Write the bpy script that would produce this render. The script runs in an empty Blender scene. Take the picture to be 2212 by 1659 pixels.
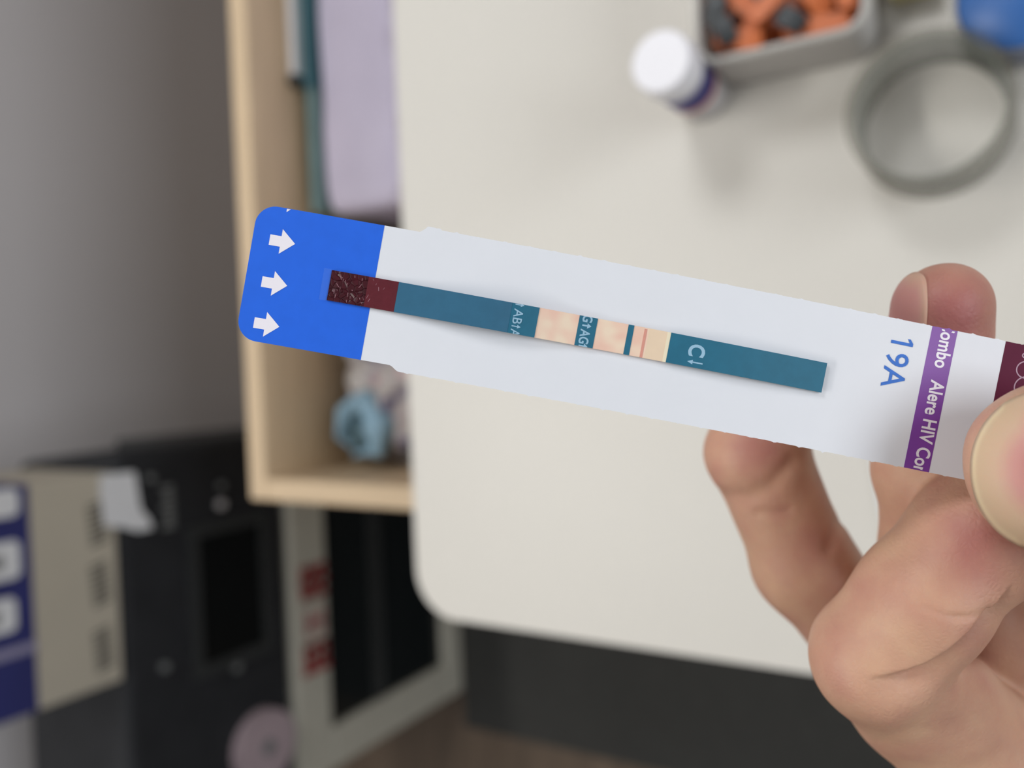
import bpy, bmesh, math, random
import numpy as np
from mathutils import Vector, Matrix, noise

random.seed(7)
noise.seed_set(12)
rng = np.random.default_rng(7)
scn = bpy.context.scene
COL = scn.collection

# ------------------------------------------------------------------ camera
F = 1790.0                      # focal length in pixels of the 2212 px wide frame (28 mm equivalent)
CX, CY = 1106.0, 829.5
CAM = np.array([0.0, 0.0, 1.20])
_n = np.array([2190 - CX, 755 - CY, F]); _n /= np.linalg.norm(_n)      # straight down, seen from the camera
_L = np.cross([850 - CX, -CY, F], [897 - CX, 1150 - CY, F])
_X = np.cross(_L, _n); _X /= np.linalg.norm(_X)
if _X[1] > 0: _X = -_X
R = np.array([_X, np.cross(-_n, _X), -_n])                            # world = R @ camera
cam = bpy.data.cameras.new('camera')
co = bpy.data.objects.new('camera', cam); COL.objects.link(co)
M4 = Matrix.Identity(4)
for i in range(3):
    M4[i][0] = R[i, 0]; M4[i][1] = -R[i, 1]; M4[i][2] = -R[i, 2]; M4[i][3] = CAM[i]
co.matrix_world = M4
cam.sensor_width = 36.0
cam.lens = 36.0 * F / 2212.0
cam.clip_start = 0.005
cam.dof.use_dof = True
cam.dof.focus_distance = 0.1
cam.dof.aperture_fstop = 12.5
scn.camera = co

# ------------------------------------------------------------------ world, lights, exposure
scn.view_settings.view_transform = 'Standard'
scn.view_settings.look = 'None'
scn.view_settings.gamma = 1.0
scn.view_settings.use_curve_mapping = False
scn.view_settings.exposure = 0.25
scn.cycles.use_denoising = True
w = bpy.data.worlds.new('world'); scn.world = w
w.use_nodes = True
w.node_tree.nodes['Background'].inputs[0].default_value = (0.9, 0.95, 1.0, 1)
w.node_tree.nodes['Background'].inputs[1].default_value = 0.3

def area(name, loc, target, sx, sy, power, col):
    l = bpy.data.lights.new(name, 'AREA'); l.shape = 'RECTANGLE'; l.size = sx; l.size_y = sy
    l.energy = power; l.color = col
    o = bpy.data.objects.new(name, l); COL.objects.link(o)
    o.location = loc
    o.rotation_euler = (Vector(target) - Vector(loc)).to_track_quat('-Z', 'Y').to_euler()
    return o
area('window_daylight', (0.25, -2.3, 2.0), (0.05, 0.8, 0.7), 1.6, 1.2, 33, (0.92, 0.96, 1.0))
area('ceiling_lamp_left', (-0.3, 1.19, 2.6), (-0.2, 0.3, 0.0), 1.2, 0.12, 15, (1.0, 0.97, 0.91))
area('ceiling_lamp_right', (1.25, 0.4, 2.35), (0.15, 0.1, 0.75), 0.5, 0.5, 10.5, (0.98, 0.99, 1.0))

# ------------------------------------------------------------------ helpers
def W(px, py, d):
    """point seen at pixel (px, py) at depth d metres"""
    return CAM + R @ np.array([(px - CX) / F * d, (py - CY) / F * d, d])

def onplane(px, py, axis, val):
    r = R @ np.array([px - CX, py - CY, F])
    t = (val - CAM[axis]) / r[axis]
    return CAM + r * t

def lin(r, g, b):
    f = lambda c: ((c / 255.0 + 0.055) / 1.055) ** 2.4 if c > 10 else c / 255.0 / 12.92
    return (f(r), f(g), f(b), 1.0)

def mat(name, col, rough=0.5, metal=0.0, var=0.06, scale=40.0, bump=0.0, bscale=200.0, trans=0.0, sss=0.0, spec=0.5,
        stretch=None, coat=0.0):
    m = bpy.data.materials.new(name); m.use_nodes = True
    nt = m.node_tree; b = nt.nodes['Principled BSDF']
    b.inputs['Roughness'].default_value = rough
    b.inputs['Metallic'].default_value = metal
    b.inputs['Transmission Weight'].default_value = trans
    b.inputs['Specular IOR Level'].default_value = spec
    b.inputs['Coat Weight'].default_value = coat
    if sss:
        b.inputs['Subsurface Weight'].default_value = sss
        b.inputs['Subsurface Radius'].default_value = (1.0, 0.35, 0.2)
        b.inputs['Subsurface Scale'].default_value = 0.002
    tc = nt.nodes.new('ShaderNodeTexCoord')
    src = tc.outputs['Object']
    if stretch:
        mp = nt.nodes.new('ShaderNodeMapping'); mp.inputs['Scale'].default_value = stretch
        nt.links.new(src, mp.inputs['Vector']); src = mp.outputs['Vector']
    nz = nt.nodes.new('ShaderNodeTexNoise'); nz.inputs['Scale'].default_value = scale
    nz.inputs['Detail'].default_value = 4.0
    nt.links.new(src, nz.inputs['Vector'])
    rp = nt.nodes.new('ShaderNodeValToRGB')
    rp.color_ramp.elements[0].position = 0.3; rp.color_ramp.elements[1].position = 0.7
    rp.color_ramp.elements[0].color = [max(0, c * (1 - var)) for c in col[:3]] + [1]
    rp.color_ramp.elements[1].color = [min(1, c * (1 + var)) for c in col[:3]] + [1]
    nt.links.new(nz.outputs['Fac'], rp.inputs['Fac'])
    nt.links.new(rp.outputs['Color'], b.inputs['Base Color'])
    if bump:
        n2 = nt.nodes.new('ShaderNodeTexNoise'); n2.inputs['Scale'].default_value = bscale
        nt.links.new(src, n2.inputs['Vector'])
        bp = nt.nodes.new('ShaderNodeBump'); bp.inputs['Strength'].default_value = bump
        bp.inputs['Distance'].default_value = 0.2 / bscale
        nt.links.new(n2.outputs['Fac'], bp.inputs['Height'])
        nt.links.new(bp.outputs['Normal'], b.inputs['Normal'])
    return m

def link(name, me, m, parent=None, loc=None, smooth=False):
    o = bpy.data.objects.new(name, me); COL.objects.link(o)
    if m is not None: me.materials.append(m)
    if parent is not None: o.parent = parent
    if loc is not None: o.location = loc
    if smooth:
        for p in me.polygons: p.use_smooth = True
    return o

def worldloc(o):
    v = Vector((0, 0, 0))
    while o is not None:
        v += o.location; o = o.parent
    return v

def obj(name, verts, faces, m, parent=None, smooth=False, origin=None):
    """verts are world points; the object keeps its own origin"""
    me = bpy.data.meshes.new(name)
    vs = np.asarray(verts, float)
    base = np.array(worldloc(parent)) if parent is not None else np.zeros(3)
    if origin is None:
        org = base if parent is not None else np.array([(vs[:, 0].min() + vs[:, 0].max()) / 2,
                                                       (vs[:, 1].min() + vs[:, 1].max()) / 2, vs[:, 2].min()])
    else:
        org = np.asarray(origin, float)
    me.from_pydata([tuple(v) for v in vs - org], [], [tuple(f) for f in faces])
    bm = bmesh.new(); bm.from_mesh(me); bmesh.ops.recalc_face_normals(bm, faces=bm.faces); bm.to_mesh(me); bm.free()
    return link(name, me, m, parent, Vector(org - base), smooth)

def bobj(name, bm, m, parent=None, smooth=False, origin=None):
    bm.verts.ensure_lookup_table()
    for i, v in enumerate(bm.verts): v.index = i
    vs = [tuple(v.co) for v in bm.verts]; fs = [[v.index for v in f.verts] for f in bm.faces]
    bm.free()
    return obj(name, vs, fs, m, parent, smooth, origin)

def bx(bm, x0, x1, y0, y1, z0, z1, bev=0.0, seg=2, rotz=0.0):
    r = bmesh.ops.create_cube(bm, size=1.0)
    vs = r['verts']
    c = Vector(((x0 + x1) / 2, (y0 + y1) / 2, (z0 + z1) / 2))
    for v in vs:
        v.co = Vector((v.co.x * (x1 - x0), v.co.y * (y1 - y0), v.co.z * (z1 - z0)))
        if rotz: v.co.rotate(Matrix.Rotation(rotz, 3, 'Z'))
        v.co += c
    if bev:
        es = list({e for v in vs for e in v.link_edges})
        bmesh.ops.bevel(bm, geom=es, offset=bev, segments=seg, profile=0.5, affect='EDGES')
    return bm

def box(name, dims, m, parent=None, bev=0.0, seg=2, smooth=False):
    bm = bmesh.new(); bx(bm, *dims, bev=bev, seg=seg)
    return bobj(name, bm, m, parent, smooth)

def lathe(name, cx, cy, prof, m, parent=None, n=48, close=False):
    vs, fs = [], []
    for (r, z) in prof:
        for k in range(n):
            a = 2 * math.pi * k / n
            vs.append((cx + r * math.cos(a), cy + r * math.sin(a), z))
    P = len(prof)
    for i in range(P - 1 + (1 if close else 0)):
        j = (i + 1) % P
        for k in range(n):
            k2 = (k + 1) % n
            fs.append((i * n + k, i * n + k2, j * n + k2, j * n + k))
    if not close:
        if prof[0][0] > 1e-6: fs.append(tuple(range(n))[::-1])
        if prof[-1][0] > 1e-6: fs.append(tuple((P - 1) * n + k for k in range(n)))
    o = obj(name, vs, fs, m, parent)
    for p in o.data.polygons: p.use_smooth = len(p.vertices) == 4
    return o

def prism(pts, h0, h1):
    n = len(pts)
    vs = [(x, y, h0) for x, y in pts] + [(x, y, h1) for x, y in pts]
    fs = [tuple(range(n))[::-1], tuple(range(n, 2 * n))] + [(i, (i + 1) % n, n + (i + 1) % n, n + i) for i in range(n)]
    return vs, fs

def rrect(x0, x1, y0, y1, r, seg=6):
    out = []
    for cx, cy, a0 in ((x1 - r, y1 - r, 0), (x0 + r, y1 - r, 90), (x0 + r, y0 + r, 180), (x1 - r, y0 + r, 270)):
        for k in range(seg + 1):
            a = math.radians(a0 + 90 * k / seg)
            out.append((cx + r * math.cos(a), cy + r * math.sin(a)))
    return out

def tag(o, label, cat, group=None, kind=None):
    if kind: o['kind'] = kind
    if label: o['label'] = label
    if cat: o['category'] = cat
    if group: o['group'] = group
    return o

def thing(name, label, cat, loc, group=None):
    o = bpy.data.objects.new(name, None); COL.objects.link(o)
    o.location = Vector([float(c) for c in loc]); o.empty_display_size = 0.01
    return tag(o, label, cat, group)

def struct(o):
    o['kind'] = 'structure'; return o

# ------------------------------------------------------------------ materials
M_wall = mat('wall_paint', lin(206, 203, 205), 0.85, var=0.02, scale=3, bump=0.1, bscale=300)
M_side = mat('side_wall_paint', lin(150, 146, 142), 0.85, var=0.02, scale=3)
M_ceil = mat('ceiling_paint', lin(190, 188, 184), 0.9, var=0.02, scale=3)
M_floor = mat('floor_wood', lin(98, 83, 69), 0.5, var=0.25, scale=6, stretch=(1, 12, 1))
M_mat = mat('dark_rubber', lin(56, 56, 54), 0.9, var=0.08, scale=60, bump=0.2, bscale=400)
M_table = mat('white_laminate', lin(214, 211, 204), 0.42, var=0.015, scale=4, spec=0.35)
M_steel = mat('leg_steel', lin(150, 150, 152), 0.35, 0.9, var=0.05)
M_wood = mat('pale_birch', lin(208, 184, 152), 0.55, var=0.07, scale=8, stretch=(2, 25, 25))
M_woodz = mat('pale_birch_side', lin(208, 184, 152), 0.55, var=0.07, scale=8, stretch=(25, 2, 25))
M_silver = mat('silver_frame', lin(198, 195, 182), 0.5, 0.1, var=0.04)
M_glass_dark = mat('dark_glass', lin(22, 27, 29), 0.15, var=0.1)
M_black = mat('black_plastic', lin(44, 45, 48), 0.7, spec=0.2, var=0.12, scale=30)
M_black2 = mat('black_gloss', lin(12, 14, 15), 0.18, var=0.1)
M_char = mat('charcoal_plastic', lin(50, 52, 53), 0.5, var=0.08)
M_grey = mat('grey_print', lin(120, 122, 122), 0.6)
M_red = mat('red_print', lin(150, 36, 40), 0.6, var=0.12, scale=90)
M_pinkred = mat('faded_red_print', lin(190, 125, 125), 0.6, var=0.1, scale=90)
M_dial = mat('pale_pink_plastic', lin(176, 158, 164), 0.55, var=0.05)
M_carton = mat('beige_card', lin(192, 184, 168), 0.75, var=0.03, scale=12)
M_navy = mat('navy_print', lin(44, 48, 110), 0.6, var=0.08)
M_white = mat('white_plastic', lin(236, 236, 240), 0.4, var=0.01)
M_paper = mat('white_paper', lin(226, 227, 230), 0.75, var=0.015)
M_hatch = mat('grey_ink', lin(84, 82, 76), 0.7)
M_lilac = mat('lilac_film', lin(190, 184, 206), 0.42, var=0.04, scale=20, bump=0.2, bscale=60)
M_teal = mat('teal_cover', lin(70, 120, 128), 0.5, var=0.08)
M_tealpale = mat('pale_teal_edge', lin(140, 172, 172), 0.55, var=0.06)
M_ice = mat('ice_blue_fabric', lin(132, 166, 188), 0.6, var=0.06, scale=50, bump=0.3, bscale=90)
M_cap = mat('cap_white', lin(240, 240, 246), 0.45, var=0.01)
M_label = mat('label_grey_white', lin(205, 202, 204), 0.5, var=0.03)
M_indigo = mat('indigo_label', lin(50, 48, 118), 0.5, var=0.08)
M_redline = mat('red_label_line', lin(205, 130, 128), 0.5)
M_orange = mat('orange_plastic', lin(196, 104, 54), 0.45, var=0.12, scale=60)
M_rust = mat('rust_orange_plastic', lin(150, 84, 55), 0.5, var=0.2, scale=60)
M_slate = mat('slate_plastic', lin(46, 52, 56), 0.45, var=0.15)
M_bluelid = mat('blue_plastic', lin(52, 102, 170), 0.4, var=0.08)
M_yellow = mat('pale_yellow_card', lin(226, 214, 160), 0.7, var=0.03)

def clear_mat(name, col, alpha, rough=0.15):
    m = bpy.data.materials.new(name); m.use_nodes = True
    nt = m.node_tree; b = nt.nodes['Principled BSDF']
    nz = nt.nodes.new('ShaderNodeTexNoise'); nz.inputs['Scale'].default_value = 30
    mr = nt.nodes.new('ShaderNodeMapRange'); mr.inputs[3].default_value = rough; mr.inputs[4].default_value = rough + 0.1
    nt.links.new(nz.outputs['Fac'], mr.inputs[0]); nt.links.new(mr.outputs[0], b.inputs['Roughness'])
    b.inputs['Base Color'].default_value = col
    b.inputs['Alpha'].default_value = alpha
    return m
M_clear = clear_mat('clear_plastic', lin(205, 203, 198), 0.2)
M_frost = clear_mat('frosted_plastic', lin(205, 202, 198), 0.82, 0.4)
M_core = clear_mat('grey_green_core', lin(140, 148, 140), 0.25, 0.3)
M_tape = clear_mat('clear_tape_wind', lin(112, 109, 94), 0.3, 0.3)
M_clearfilm = clear_mat('clear_film', lin(120, 160, 230), 0.08, 0.1)

# crumpled bag: printed plastic in mauve, grey, ink blue and a little pink
def bag_mat():
    m = bpy.data.materials.new('crumpled_print'); m.use_nodes = True
    nt = m.node_tree; b = nt.nodes['Principled BSDF']; b.inputs['Roughness'].default_value = 0.4
    tc = nt.nodes.new('ShaderNodeTexCoord')
    nz = nt.nodes.new('ShaderNodeTexNoise'); nz.inputs['Scale'].default_value = 50; nz.inputs['Detail'].default_value = 1.5
    nt.links.new(tc.outputs['Object'], nz.inputs['Vector'])
    rp = nt.nodes.new('ShaderNodeValToRGB'); cr = rp.color_ramp
    cr.elements[0].position = 0.33; cr.elements[0].color = lin(62, 58, 92)
    cr.elements[1].position = 0.42; cr.elements[1].color = lin(150, 142, 150)
    e = cr.elements.new(0.55); e.color = lin(172, 166, 158)
    e = cr.elements.new(0.63); e.color = lin(150, 142, 150)
    e = cr.elements.new(0.7); e.color = lin(176, 136, 140)
    nt.links.new(nz.outputs['Fac'], rp.inputs['Fac']); nt.links.new(rp.outputs['Color'], b.inputs['Base Color'])
    return m
M_bag = bag_mat()

# ------------------------------------------------------------------ the room
struct(box('floor', (-2.2, 2.4, -2.5, 1.3, -0.05, 0.0), M_floor))
struct(box('wall_back', (-2.2, 2.4, 1.3, 1.38, 0.0, 2.8), M_wall))
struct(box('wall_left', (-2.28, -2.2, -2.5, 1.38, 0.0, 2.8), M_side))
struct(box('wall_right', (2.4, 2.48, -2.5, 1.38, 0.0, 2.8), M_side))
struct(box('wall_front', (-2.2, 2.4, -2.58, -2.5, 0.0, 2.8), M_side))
struct(box('ceiling', (-2.28, 2.48, -2.58, 1.38, 2.8, 2.85), M_ceil))

# floor mat under the left side of the table
fm = thing('floor_mat', 'dark grey mat on the brown floor below the left edge of the white table', 'mat', (-0.2, 0.1, 0.0))
box('pad', (-0.632, 0.4, -0.55, 0.85, 0.0, 0.006), M_mat, fm, bev=0.002)

# ------------------------------------------------------------------ table
tb = thing('table', 'white laminate table with rounded corner that everything lies on', 'table', (0.3, 0.0, 0.0))
outline = rrect(-0.167, 0.95, -0.45, 0.356, 0.032, 10)
bm = bmesh.new()
vs, fs = prism(outline, 0.724, 0.75)
for v in vs: bm.verts.new(v)
bm.verts.ensure_lookup_table()
for f in fs: bm.faces.new([bm.verts[i] for i in f])
es = [e for e in bm.edges if abs(e.verts[0].co.z - e.verts[1].co.z) < 1e-6]
bmesh.ops.bevel(bm, geom=es, offset=0.004, segments=3, profile=0.5, affect='EDGES')
bobj('tabletop', bm, M_table, tb)
for x, y in ((-0.10, -0.38), (-0.10, 0.29), (0.88, -0.38), (0.88, 0.29)):
    box('leg', (x - 0.02, x + 0.02, y - 0.02, y + 0.02, 0.006 if x < 0.4 else 0.0, 0.69), M_steel, tb, bev=0.003)
box('apron', (-0.12, 0.90, -0.40, 0.31, 0.688, 0.726), M_steel, tb)

# ------------------------------------------------------------------ wooden bin behind the table
wb = thing('wooden_bin', 'open pale wooden bin standing behind the far edge of the white table', 'bin', (0.4, 0.47, 0.0))
bx0, bx1, by0, by1, bz = -0.106, 1.0, 0.362, 0.577, 0.70
box('back_panel', (bx0, bx1, by1 - 0.02, by1, 0.0, bz), M_wood, wb, bev=0.002)
box('front_panel', (bx0 + 0.019, bx1 - 0.019, by0, by0 + 0.018, 0.0, bz), M_wood, wb, bev=0.002)
box('side_panel', (bx0, bx0 + 0.019, by0, by1 - 0.02, 0.0, bz), M_woodz, wb, bev=0.002)
box('side_panel', (bx1 - 0.019, bx1, by0, by1 - 0.02, 0.0, bz), M_woodz, wb, bev=0.002)
SH = 0.50
box('shelf', (bx0 + 0.019, bx1 - 0.019, by0 + 0.018, by1 - 0.02, SH - 0.018, SH), M_wood, wb)

def pillow(name, x0, x1, y0, y1, z0, z1, m, parent=None, amp=0.006, freq=22, seed=0.0, sub=5, p=3.2):
    bm = bmesh.new(); bmesh.ops.create_icosphere(bm, subdivisions=sub, radius=1.0)
    c = Vector(((x0 + x1) / 2, (y0 + y1) / 2, (z0 + z1) / 2)); h = Vector(((x1 - x0) / 2, (y1 - y0) / 2, (z1 - z0) / 2))
    for v in bm.verts:
        d = v.co
        k = (abs(d.x) ** p + abs(d.y) ** p + abs(d.z) ** p) ** (-1.0 / p)
        q = Vector((d.x * k * h.x, d.y * k * h.y, d.z * k * h.z)) + c
        nv = noise.noise_vector(q * freq + Vector((seed, 0, 0))) + 0.5 * noise.noise_vector(q * freq * 2.3 + Vector((0, seed, 0)))
        q += nv * amp
        v.co = q
    zmin = min(v.co.z for v in bm.verts)
    for v in bm.verts:
        v.co.z += z0 - zmin
        v.co.x = min(max(v.co.x, bx0 + 0.0215), bx1)
        v.co.y = min(max(v.co.y, by0 + 0.0195), by1 - 0.0215)
    return bobj(name, bm, m, parent, smooth=True)

# lilac packet: a soft film pack with a folded seam on its near side
lp = thing('lilac_packet', 'lilac film-wrapped packet lying in the wooden bin, upper part of the photo', 'packet', (0.3, 0.46, SH))
pillow('wrapper', 0.146, 0.60, 0.386, 0.537, SH, 0.635, M_lilac, lp, amp=0.0025, freq=14, seed=3, p=18, sub=6)
vs, fs = [], []
for i in range(41):
    t = i / 40; x = 0.155 + 0.43 * t
    for k, (dy, dz) in enumerate(((0.0, 0.0), (-0.008, 0.010), (-0.014, 0.004))):
        q = noise.noise(Vector((x * 40, k * 3.1, 0.3)))
        vs.append((x, 0.452 + dy + 0.006 * q, 0.634 + dz + 0.004 * q))
for i in range(40):
    for k in range(2): fs.append((i * 3 + k, i * 3 + k + 1, i * 3 + k + 4, i * 3 + k + 3))
o = obj('seam_fold', vs, fs, M_lilac, lp, smooth=True)
sm = o.modifiers.new('t', 'SOLIDIFY'); sm.thickness = 0.0015

# thin teal folder standing between the packet and the far panel, and a white slim case beside it
tf = thing('teal_folder', 'thin teal folder standing between lilac packet and far wooden panel', 'folder', (0.35, 0.548, SH))
box('cover', (0.150, 0.60, 0.5405, 0.5475, SH, 0.640), M_tealpale, tf, bev=0.0006)
box('cover', (0.262, 0.60, 0.5385, 0.5403, SH, 0.650), M_teal, tf, bev=0.0006)
wc = thing('slim_case', 'slim white case with dark rim leaning at far panel of the wooden bin', 'case', (0.36, 0.553, SH))
box('shell', (0.274, 0.60, 0.5484, 0.5562, SH, 0.652), M_white, wc, bev=0.001)
box('rim', (0.265, 0.2735, 0.5480, 0.5564, SH, 0.654), M_slate, wc, bev=0.001)

# crumpled printed bag and an ice-blue bundle in the near end of the bin
cb = thing('crumpled_bag', 'crumpled mauve and grey printed plastic bag in corner of the wooden bin', 'bag', (0.03, 0.47, SH))
pillow('film', -0.085, 0.118, 0.385, 0.550, SH, 0.612, M_bag, cb, amp=0.016, freq=24, seed=11, sub=5)
ib = thing('blue_bundle', 'ice-blue crumpled bundle with hollow middle lying on the mauve bag', 'bundle', (-0.045, 0.513, 0.612))
vs, fs = [], []
NU, NV = 56, 20
cxb, cyb = -0.050, 0.512
for i in range(NU):
    a = 2 * math.pi * i / NU
    Rr = 0.0275 * (1 + 0.16 * math.cos(2 * a + 0.6)); rr = 0.0155 * (0.28 + 0.72 * (0.5 + 0.5 * math.cos(a + 0.75)) ** 0.7)
    for j in range(NV):
        b = 2 * math.pi * j / NV
        q = Vector((cxb + (Rr + rr * math.cos(b)) * math.cos(a) * 0.78, cyb - 0.002 + (Rr + rr * math.cos(b)) * math.sin(a) * 0.95, 0.624 + rr * math.sin(b)))
        q += noise.noise_vector(q * 50) * 0.008
        q.y = min(q.y, by1 - 0.0215); q.x = max(q.x, bx0 + 0.0215)
        vs.append(tuple(q))
for i in range(NU):
    for j in range(NV):
        i2, j2 = (i + 1) % NU, (j + 1) % NV
        fs.append((i * NV + j, i2 * NV + j, i2 * NV + j2, i * NV + j2))
obj('roll', vs, fs, M_ice, ib, smooth=True)
pillow('dark_hollow', -0.072, -0.036, 0.494, 0.530, 0.6125, 0.631, mat('hollow_teal_grey', lin(62, 88, 98), 0.7, var=0.15, scale=60), ib, amp=0.004, freq=60, seed=5, sub=4, p=2.2)  # dark teal pillow filling the ring, standing in for its dark hollow

# ------------------------------------------------------------------ silver-framed cabinet on the floor
sc = thing('framed_cabinet', 'low cabinet with silver door frame and dark glass below black appliance', 'cabinet', (-0.3, 1.0, 0.0))
cx0, cx1 = -0.569, -0.085
box('body', (cx0 + 0.004, cx1 - 0.004, 0.880, 1.24, 0.0, 0.394), M_char, sc, bev=0.004)
def railxz(x0, x1, z0, z1, name='frame_rail'):
    return box(name, (x0, x1, 0.853, 0.880, z0, z1), M_silver, sc, bev=0.004)
railxz(cx0, cx1, 0.328, 0.396); railxz(cx0, cx1, 0.0, 0.048)
railxz(cx0, cx0 + 0.060, 0.0485, 0.3275); railxz(cx1 - 0.06, cx1, 0.0485, 0.3275)
box('glass', (cx0 + 0.060, cx1 - 0.06, 0.866, 0.872, 0.048, 0.328), M_glass_dark, sc)
box('glass_band', (cx0 + 0.062, cx1 - 0.062, 0.8635, 0.8655, 0.196, 0.226), M_char, sc)  # slightly lighter band across the dark glass
# three red characters on the top rail (strokes too blurred to read)
glyphs = [
    [(-.45, .45, .34, .44), (-.05, .05, -.5, .5), (-.42, .42, -.02, .08), (-.45, -.35, -.45, .3), (.33, .43, -.45, .3), (-.3, .3, -.3, -.2)],
    [(-.4, .4, .36, .44), (-.05, .04, -.45, .44), (-.3, .3, .0, .08), (-.42, .42, -.46, -.37)],
    [(-.42, -.32, -.5, .5), (-.2, .44, .34, .44), (-.1, .0, -.45, .3), (-.2, .44, -.04, .06), (.3, .4, -.45, .4), (-.2, .44, -.46, -.36)]]
for cxg, g, m, s in ((-0.288, glyphs[0], M_red, 0.048), (-0.346, glyphs[1], M_pinkred, 0.036), (-0.396, glyphs[2], M_red, 0.046)):
    bm = bmesh.new()
    for (a, b, c, d) in g:
        bx(bm, cxg + (a - .05) * s, cxg + (b + .05) * s, 0.8522, 0.8532, 0.356 + (c - .05) * s, 0.356 + (d + .05) * s)
    bobj('printed_character', bm, m, sc)

# ------------------------------------------------------------------ black appliance on the cabinet
ap = thing('black_appliance', 'black box-shaped appliance with dark display window on top of the framed cabinet', 'appliance', (-0.35, 0.95, 0.396))
vs = [(-0.62, 0.858, 0.397), (-0.072, 0.858, 0.397), (-0.076, 0.858, 0.645), (-0.62, 0.858, 0.645),
      (-0.62, 1.06, 0.397), (-0.085, 1.06, 0.397), (-0.092, 1.06, 0.645), (-0.62, 1.06, 0.645)]
fs = [(0, 1, 2, 3), (5, 4, 7, 6), (1, 5, 6, 2), (4, 0, 3, 7), (3, 2, 6, 7), (0, 4, 5, 1)]
bm = bmesh.new(); bv = [bm.verts.new(v) for v in vs]
for f in fs: bm.faces.new([bv[i] for i in f])
bmesh.ops.bevel(bm, geom=list(bm.edges), offset=0.012, segments=3, profile=0.5, affect='EDGES')
bobj('housing', bm, M_black, ap)
def ring_xz(name, x0, x1, z0, z1, wd, y0, y1, m, parent):
    bm = bmesh.new()
    bx(bm, x0, x1, y0, y1, z1 - wd, z1); bx(bm, x0, x1, y0, y1, z0, z0 + wd)
    bx(bm, x0, x0 + wd, y0, y1, z0 + wd, z1 - wd); bx(bm, x1 - wd, x1, y0, y1, z0 + wd, z1 - wd)
    return bobj(name, bm, m, parent)
ring_xz('window_frame', -0.362, -0.176, 0.432, 0.556, 0.014, 0.853, 0.858, M_char, ap)
box('display_window', (-0.349, -0.189, 0.8562, 0.8582, 0.445, 0.543), M_black2, ap)
def disc_xz(name, x, z, r, m, parent, y0=0.853, y1=0.858, n=28):
    vs, fs = prism([(r * math.cos(2 * math.pi * k / n), r * math.sin(2 * math.pi * k / n)) for k in range(n)], 0, 1)
    vs = [(x + a, y1 if h == 0 else y0, z + b) for a, b, h in vs]
    return obj(name, vs, fs, m, parent)
for x, z, r, m in ((-0.133, 0.503, 0.0042, M_grey), (-0.156, 0.505, 0.0055, M_label), (-0.110, 0.602, 0.004, M_grey),
                   (-0.332, 0.595, 0.005, M_grey), (-0.366, 0.492, 0.0055, M_grey)):
    disc_xz('button', x, z, r, m, ap)
bm = bmesh.new()
for k in range(7):
    x = -0.122 - k * 0.0075
    bx(bm, x - 0.0055, x, 0.857, 0.8582, 0.572, 0.584 if k % 3 else 0.588)
bobj('nameplate_print', bm, M_grey, ap)
dl = disc_xz('dial', -0.480, 0.458, 0.047, M_dial, ap, 0.842, 0.8585, 40)
disc_xz('dial_hub', -0.480, 0.458, 0.010, M_grey, dl, 0.840, 0.8425, 24)

# ------------------------------------------------------------------ printed carton on the appliance
ct = thing('printed_carton', 'beige and navy printed carton standing on top of the black appliance', 'carton', (-0.21, 0.92, 0.645))
box('lower_face', (-0.330, -0.098, 0.860, 1.02, 0.6452, 0.738), M_carton, ct, bev=0.001)
box('upper_face', (-0.330, -0.098, 0.8595, 1.02, 0.7382, 0.88), M_navy, ct, bev=0.001)
for (x0, x1, z0, z1) in ((-0.128, -0.100, 0.749, 0.80), (-0.190, -0.152, 0.750, 0.80), (-0.242, -0.208, 0.756, 0.80)):
    pts = rrect(x0, x1, z0, z1, 0.007, 5)
    vs, fs = prism(pts, 0, 1)
    vs = [(a, 0.8598 if h == 0 else 0.8588, b) for a, b, h in vs]
    pt = obj('printed_letter', vs, fs, M_paper, ct)
    if x0 < -0.15:
        box('letter_counter', ((x0 + x1) / 2 - 0.007, (x0 + x1) / 2 + 0.007, 0.8582, 0.8588, (z0 + 0.017), z1 - 0.012), M_grey, pt)
box('pale_stripe', (-0.268, -0.258, 0.8586, 0.8596, 0.7384, 0.83), mat('lavender_print', lin(150, 146, 176), 0.6), ct)
for xa in (-0.130, -0.196, -0.268):
    bm = bmesh.new()
    for k in range(7):
        x = xa - k * 0.0068; z = 0.667 - 0.0005 * k
        vs, fs = prism([(x, z - 0.009), (x + 0.0036, z - 0.009), (x - 0.0012, z + 0.011), (x - 0.0048, z + 0.011)], 0, 1)
        ids = [bm.verts.new((a, 0.8600 if h == 0 else 0.8592, b)) for a, b, h in vs]
        for f in fs: bm.faces.new([ids[i] for i in f])
    bobj('slanted_print', bm, M_hatch, ct)
# loose white paper flap at the lower right corner, hanging over the appliance front
vs, fs = [], []
flap = [(-0.099, 0.662), (-0.099, 0.640), (-0.100, 0.622), (-0.143, 0.617), (-0.158, 0.606), (-0.168, 0.604), (-0.168, 0.622), (-0.160, 0.640), (-0.155, 0.660), (-0.120, 0.663)]
vs, fs = prism(flap, 0, 1)
vs = [(a, 0.8588 - 0.004 * (0.676 - b) / 0.06 - (0.0006 if h else 0), b) for a, b, h in vs]
obj('paper_flap', vs, fs, M_paper, ct)

# ------------------------------------------------------------------ things on the table
T = 0.75
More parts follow.
